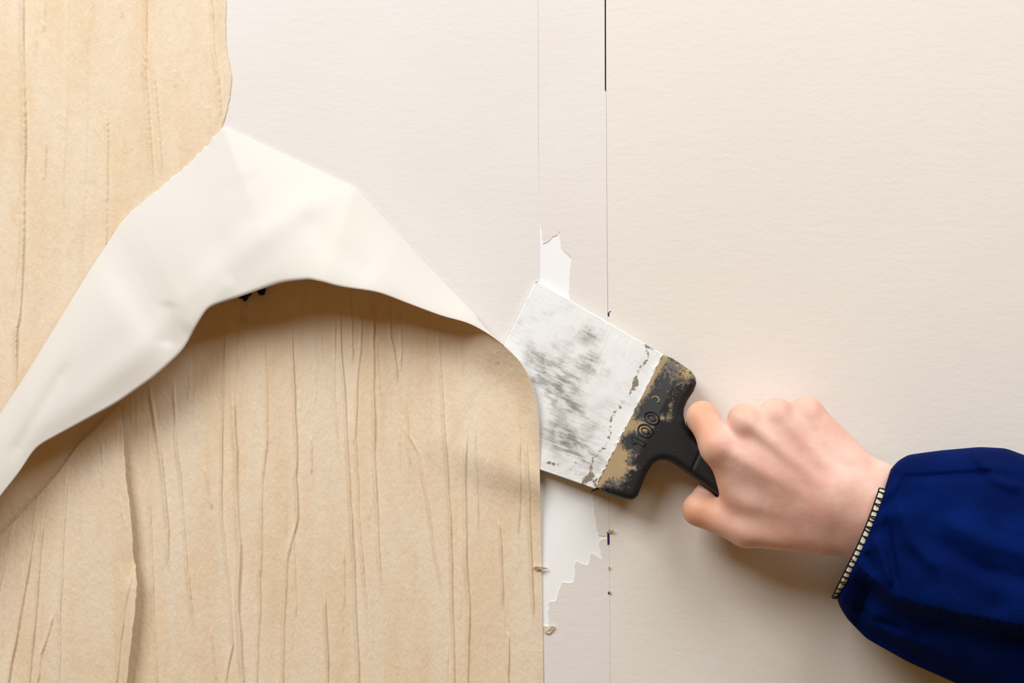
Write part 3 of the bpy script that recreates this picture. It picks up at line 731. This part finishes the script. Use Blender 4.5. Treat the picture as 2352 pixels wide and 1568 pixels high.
# the flesh closes on the handle without passing through it
hx, hy = ax3[0] / KH + 1176 / 3.39, ax3[1] / KH + 784 / 3.39
ix = np.clip(((hx - x0) / vox).round().astype(int), 0, sd2.shape[0] - 1); iy = np.clip(((hy - y0) / vox).round().astype(int), 0, sd2.shape[1] - 1)
off = np.maximum(0, np.maximum(hx - gx[-1], gx[0] - hx))[:, None] + np.maximum(0, np.maximum(hy - gy[-1], gy[0] - hy))[None, :]
S2 = sd2[np.ix_(ix, iy)] + off; Hh = H2[np.ix_(ix, iy)]; ub = blade_u(hx[:, None] * 3.39, hy[None, :] * 3.39)
d0 = blade_d(ub) + np.maximum(ub - 340, 0) / 3.39 * .14
w0 = S2[..., None] + 4.5; w1 = np.abs(ax3[2][None, None, :] - d0[..., None]) - Hh[..., None] + 4.5
carve = np.minimum(np.maximum(w0, w1), 0) + np.hypot(np.maximum(w0, 0), np.maximum(w1, 0)) - 4.5
body = np.maximum(body, -(carve - .25))
body = body.astype(np.float32); body[0], body[:, 0], body[:, :, 0] = 9, 9, 9; body[-1], body[:, -1], body[:, :, -1] = 9, 9, 9
v, q = surface_nets(body, lo, hv); v = lap_smooth(v, q, 6)
wv = np.stack([v[:, 0] / 1000, -v[:, 2] / 1000, -v[:, 1] / 1000 + Z0], -1)
kx = (DIST - v[:, 2] / 1000) / DIST; vpx = v[:, 0] * 3.39 / kx + 1176; vpy = v[:, 1] * 3.39 / kx + 784
def gb(x, y, rx, ry): return np.exp(-(((vpx - x) / rx) ** 2 + ((vpy - y) / ry) ** 2))
warm_bounce = np.clip(gb(1600, 1180, 60, 45) + gb(1612, 950, 34, 60) + .6 * gb(1640, 1080, 30, 80) + .5 * gb(1710, 940, 24, 20) + .35 * gb(1700, 1230, 90, 30), 0, 1)  # orange thumb and index: skin variation plus bounced light painted into the colour
pink = np.clip(.9 * gb(1655, 1015, 22, 26) + .6 * gb(1850, 940, 40, 24) + .5 * gb(1780, 945, 26, 20) + .5 * gb(1850, 1180, 110, 50) + .4 * gb(1960, 1230, 40, 50) + .5 * gb(1790, 1060, 60, 40), 0, 1)
def mat_skin():
    k = NT('skin', .48, .38); co = k.coords((1, 1, 1)); st = k.coords((1.0, 1, 2.4), (0, .5, 0))
    c = k.mix(k.ramp(k.noise(co, 55, 4), .35, .68), srgb(237, 195, 178), srgb(229, 178, 161))
    c = k.mix(k.math('MULTIPLY', k.attr('warm_bounce'), .75), c, srgb(224, 160, 118))
    c = k.mix(k.math('MULTIPLY', k.attr('pink'), .55), c, srgb(224, 160, 148))
    c = k.mix(k.math('MULTIPLY', k.ramp(k.noise(co, 30, 2, .5, .6), .55, .7), .22), c, srgb(196, 160, 156))
    k.color(c)
    k.b.inputs['Subsurface Weight'].default_value = .18; k.b.inputs['Subsurface Radius'].default_value = (1, .35, .18)
    k.b.inputs['Subsurface Scale'].default_value = .006
    k.bump(k.noise(st, 600, 4, .6), .0003, .25); k.bump(k.noise(co, 90, 3), .001, .25)
    return k.m
per = empty('person', P(2000, 1180, 0))
tag(per, 'person in a dark blue sleeve, bare right hand gripping the scraper', 'person')
HAND = mesh_np('hand', wv, q, mat_skin(), per, attrs={'warm_bounce': warm_bounce, 'pink': pink})
tag(HAND, 'bare right hand closed around the black handle')

# sleeve: (top px, bottom px, centre depth mm, half thickness mm)
SL = [((2046, 1077), (1922, 1367), 47, 33), ((2062, 1058), (1926, 1388), 48, 38), ((2086, 1044), (1945, 1420), 48, 41), ((2160, 1034), (1990, 1466), 52, 45), ((2250, 1026), (2090, 1522), 58, 49),
      ((2310, 1029), (2190, 1566), 64, 53), ((2400, 1062), (2330, 1630), 72, 56), ((2520, 1105), (2480, 1690), 82, 59), ((2700, 1180), (2680, 1780), 96, 62), ((2900, 1260), (2880, 1880), 112, 64)]
S = np.array([[*a_, *b_, c_, e_] for a_, b_, c_, e_ in SL], float)
ks = np.concatenate([[0], np.cumsum(np.hypot(np.diff((S[:, 0] + S[:, 2]) / 2), np.diff((S[:, 1] + S[:, 3]) / 2)))])
NU, NW = 260, 300
us = ks[-1] * np.linspace(0, 1, NU) ** 1.35
S = smooth1(np.stack([np.interp(us, ks, S[:, c]) for c in range(6)], 1), 3.0)
ph = np.linspace(0, 2 * np.pi, NW, endpoint=False)[None, :]
vfr = (1 - np.cos(ph)) / 2                                          # 0 at the top seam, 1 at the bottom
Tx, Ty, Bx_, By_, Dc, Th = [S[:, c:c + 1] for c in range(6)]
sx = Tx + (Bx_ - Tx) * vfr; sy = Ty + (By_ - Ty) * vfr
fr = np.sin(ph); fsgn = np.sign(fr) * np.abs(fr) ** (.8 - .42 * np.exp(-us[:, None] / 40))
th_eff = np.where(fr > 0, Th, np.minimum(Th, Dc - 6))
sdp = Dc + th_eff * fsgn
frontm = np.clip(fr * 3, 0, 1)
sx = sx + 11 * np.sin(np.pi * vfr) * np.exp(-us[:, None] / 40) * frontm
# the upper cloth bulges over a deep fold that runs from the cuff down to the right
def fold_line(x): return np.interp(x, [1900, 1955, 2000, 2050, 2120, 2200, 2352, 2700], [1240, 1280, 1330, 1372, 1395, 1412, 1442, 1530])
below = sy - fold_line(sx)
amt = np.clip(us[:, None] / 60, 0, 1)
sdp += frontm * amt * (7 * np.exp(-np.clip(-below, 0, None) / 90) * (below < 0) - (17 * np.exp(-np.clip(below, 0, None) / 420)) * (1 / (1 + np.exp(-np.clip((below - 14) / 8, -40, 40)))))
for a_, w_, line in ((4.0, 16, [(2352, 1125), (2290, 1098), (2250, 1050), (2235, 1030)]), (-3.5, 10, [(2360, 1108), (2280, 1086), (2080, 1098), (2055, 1150)]), (3.0, 16, [(2060, 1150), (2090, 1240), (2160, 1310)]),
                     (-3.0, 9, [(2030, 1180), (2045, 1260), (2060, 1350)]), (3.0, 10, [(2005, 1230), (2030, 1290), (2050, 1350)]), (-2.5, 9, [(1990, 1265), (2010, 1320)]), (2.5, 22, [(2150, 1180), (2250, 1240), (2400, 1280)]),
                     (-2.5, 20, [(2130, 1230), (2260, 1310), (2420, 1350)]), (-3, 10, [(1960, 1380), (2000, 1420), (2080, 1450)]), (2.5, 14, [(1985, 1400), (2060, 1460), (2150, 1490)])):
    dd, s_, t_ = poly_dist(sx, sy, line); end = np.clip(np.minimum(t_, 1 - t_) * 6 + .1, 0, 1)
    sdp += frontm * a_ * end * np.exp(-(dd / w_) ** 2)
sdp += frontm * 2.2 * np.clip(us[:, None] / 25, 0, 1) * (vnoise(sx / 60, sy / 45, 51) - .5)
sdp += frontm * 1.3 * np.exp(-us[:, None] / 55) * np.clip(us[:, None] / 10, 0, 1) * np.sin(vfr * 34 + us[:, None] / 30)
# keep a clear centimetre over the hand at the cuff
sdp = np.maximum(sdp, 5)
def mat_sleeve():
    k = NT('navy_nonwoven', .85, .05); co = k.coords((1, 1, 1)); st = k.coords((1, 1, 1), (0, .5, 0))
    v_ = k.n('ShaderNodeTexVoronoi'); v_.inputs['Scale'].default_value = 800; k.l(st, v_.inputs['Vector'])
    c = k.mix(k.ramp(k.noise(co, 26, 3), .35, .7), srgb(0, 19, 74), srgb(0, 27, 92))
    c = k.mix(k.math('MULTIPLY', k.ramp(v_.outputs['Distance'], .15, .45), .25), c, srgb(1, 12, 54))
    c = k.mix(k.math('MULTIPLY', k.ramp(k.noise(co, 45, 5, .7), .55, .78), .12), c, srgb(26, 44, 104))
    k.color(c); k.bump(v_.outputs['Distance'], .0005, .4); k.bump(k.noise(co, 120, 3), .001, .12)
    return k.m
SLEEVE = mesh_np('sleeve', P(sx, sy, sdp).reshape(-1, 3), grid_faces(NU, NW, True)[:, ::-1], mat_sleeve(), per)
solidify(SLEEVE, .0006, -1)
tag(SLEEVE, 'dark blue sleeve with a gathered cuff')
# overlocked cuff edge: cream band and black thread on the front half
fi = [i for i in range(NW) if .16 < vfr[0, i] and ph[0, i] < math.pi + .12]
ring = [P(sx[0, i], sy[0, i], sdp[0, i]) for i in fi]
edge_pts = []; normals = []
for n_, i in enumerate(fi):
    p0 = Vector(ring[n_]); p1 = Vector(P(sx[3, i], sy[3, i], sdp[3, i])); edge_pts.append(p0)
    a_ = Vector(ring[max(n_ - 1, 0)]); b_ = Vector(ring[min(n_ + 1, len(fi) - 1)]); t_ = (b_ - a_).normalized()
    out = Vector((-1, 0, -.2)); out = (out - t_ * out.dot(t_)).normalized(); nn = t_.cross(out); nn = nn if nn.y < 0 else -nn
    normals.append((t_, out, nn.normalized()))
def edge_at(s):
    x = s * (len(edge_pts) - 1); i = min(int(x), len(edge_pts) - 2); f_ = x - i
    return edge_pts[i].lerp(edge_pts[i + 1], f_), normals[i]
lens = np.concatenate([[0], np.cumsum([(edge_pts[i + 1] - edge_pts[i]).length for i in range(len(edge_pts) - 1)])])
def s_of(l): return float(np.interp(l, lens, np.linspace(0, 1, len(lens))))
V, F = [], []; BW = .0044; NBD = 90
for i in range(NBD):
    p0, (t_, out, nn) = edge_at(s_of(lens[-1] * i / (NBD - 1)))
    for (w_, z_) in ((-.4, .0007), (-.2, .0012), (.2, .0014), (.6, .0012), (.72, .0004), (.6, -.0006), (.2, -.0008), (-.4, -.0004)):
        V.append(p0 + out * (w_ * BW) + nn * z_)
for i in range(NBD - 1):
    for k_ in range(8): F.append((i * 8 + k_, i * 8 + (k_ + 1) % 8, (i + 1) * 8 + (k_ + 1) % 8, (i + 1) * 8 + k_))
F += [tuple(range(8)), tuple(range((NBD - 1) * 8, NBD * 8))]
band = mesh_np('cuff_band', V, F, flat('cream_edging', srgb(226, 219, 196), .8), SLEEVE, quads=False)
tag(band, 'cream cuff edging'); bmx = bmesh.new(); bmx.from_mesh(band.data); bmesh.ops.recalc_face_normals(bmx, faces=bmx.faces); bmx.to_mesh(band.data); bmx.free()
M_thread = flat('black_thread', srgb(16, 16, 22), .7)
V, F = [], []
def add_tube(pts, r):
    vv_, ff_ = tube(pts, r, 6); o_ = len(V); V.extend(vv_); F.extend(tuple(i + o_ for i in g) for g in ff_)
L = 0.0; rr = random.Random(2); flip = 0; rails = [[], []]
while L < lens[-1] - .002:
    st_ = rr.uniform(.0013, .0024); sk_ = rr.uniform(.0002, .0021) * (1 if flip else -1); flip ^= 1
    pts = []
    for (w_, z_, k_) in ((-.45, .0010, 0), (-.1, .0017, .3), (.3, .0019, .6), (.66, .0012, .9), (.78, 0, 1)):
        p0, (t_, out, nn) = edge_at(s_of(min(max(L + sk_ * k_, 0), lens[-1]))); pts.append(p0 + out * (w_ * BW) + nn * z_)
    add_tube(pts, .00034); L += st_
for w_, z_, r_ in ((-.48, .0011, .0008), (.74, .0006, .00048)):
    add_tube([(lambda e: e[0] + e[1][1] * (w_ * BW) + e[1][2] * z_)(edge_at(s_of(lens[-1] * i / 80))) for i in range(81)], r_)
th_o = mesh_np('overlock_thread', V, F, M_thread, SLEEVE, quads=False); th_o['kind'] = 'stuff'; tag(th_o, 'black overlock thread')
